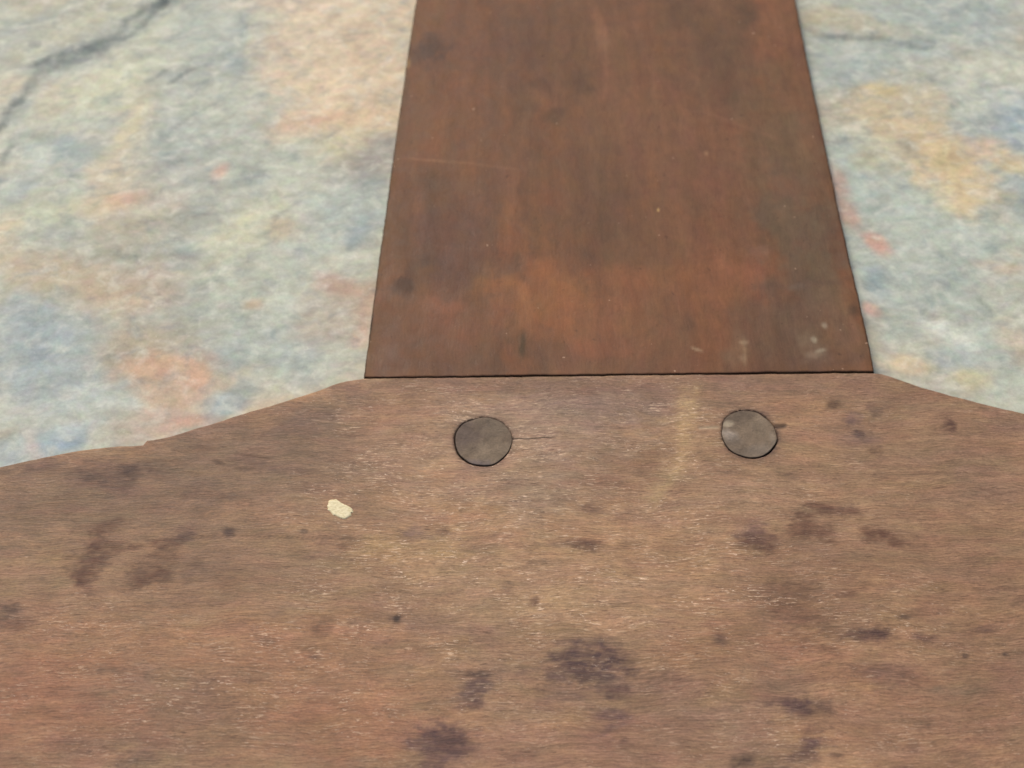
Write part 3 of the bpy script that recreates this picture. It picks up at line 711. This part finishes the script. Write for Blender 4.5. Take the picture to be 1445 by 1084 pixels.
scratch([(960,155),(1000,160),(1080,190),(1110,200)], .4, (134, 96, 76), .4)
scratch([(1050,470),(1052,520)], .3, (160, 134, 110), .28)
scratch([(600,345),(650,352),(700,350)], .3, (120, 84, 66), .35)
# shade of the edges painted dark, unevenly as they are worn
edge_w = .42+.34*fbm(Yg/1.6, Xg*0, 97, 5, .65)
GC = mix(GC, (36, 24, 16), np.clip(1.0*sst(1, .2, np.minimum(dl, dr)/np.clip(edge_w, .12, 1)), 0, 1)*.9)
GC = mix(GC, (100, 72, 42), .5*sst(1.6, .3, dl)*(.6+wg[2]))
GC = mix(GC, (104, 68, 40), .4*sst(1.4, .3, dr)*(.6+wg[2]))
GC = mix(GC, (30, 20, 14), .9*sst(.22, .05, db))
lum = GC.mean(-1, keepdims=True)
GC = np.clip((GC*.93+lum*.07)*np.array([1.01, 1.01, .88]), .002, 1)
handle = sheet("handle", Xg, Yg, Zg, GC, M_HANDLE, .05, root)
handle["label"] = "dark red-brown tapering handle butted against the head"

# cream spot of old paint on the head
SP = [(464,706),(470,704.5),(474,704),(478,707),(482,709.5),(487,712),(492,714),(496,717),(499,720),(499.5,724),(496,723),(496,728),(491,731),(486,733),
      (481,731.5),(476,729),(470,727),(466,723),(462,719),(461,714),(462.5,710)]
px_, py_ = at([p[0] for p in SP], [p[1] for p in SP], H_WOOD)
n0 = len(px_); m = 6*n0
u = np.arange(m)/6.0; i0 = u.astype(int) % n0; i1 = (i0+1) % n0; f = u-np.floor(u)
ox = px_[i0]*(1-f)+px_[i1]*f; oy = py_[i0]*(1-f)+py_[i1]*f
cx, cy = px_.mean(), py_.mean()
jit = 1+.05*fbm(u*1.7, u*0, 101, 3)+.05*fbm(u*5, u*0, 103, 2)
ox = cx+(ox-cx)*jit; oy = cy+(oy-cy)*jit
rings = [.0, .25, .5, .7, .85, .95, 1.0]
V = [np.array([[cx, cy, 0]])]
for r in rings[1:]:
    V.append(np.stack([cx+(ox-cx)*r, cy+(oy-cy)*r, np.zeros(m)], -1))
V = np.concatenate(V)
hgt = .10*np.ones(len(V)); hgt[-m:] = -.06; hgt[-2*m:-m] = .07
# height of the head under the spot
V[:, 2] = H_WOOD + .07*fbm(V[:, 0]/30, V[:, 1]/16, 56, 3) + hgt + .02*fbm(V[:, 0]/.8, V[:, 1]/.4, 105, 3)
q = []
for j in range(len(rings)-2):
    a = 1+j*m+np.arange(m); b = np.roll(a, -1)
    q.append(np.stack([a, a+m, b+m, b], -1))
tri = [[0, 1+i, 1+(i+1) % m] for i in range(m)]
spot = finish("paint_spot", V, np.concatenate(q), tri, None, M_SPOT, root)
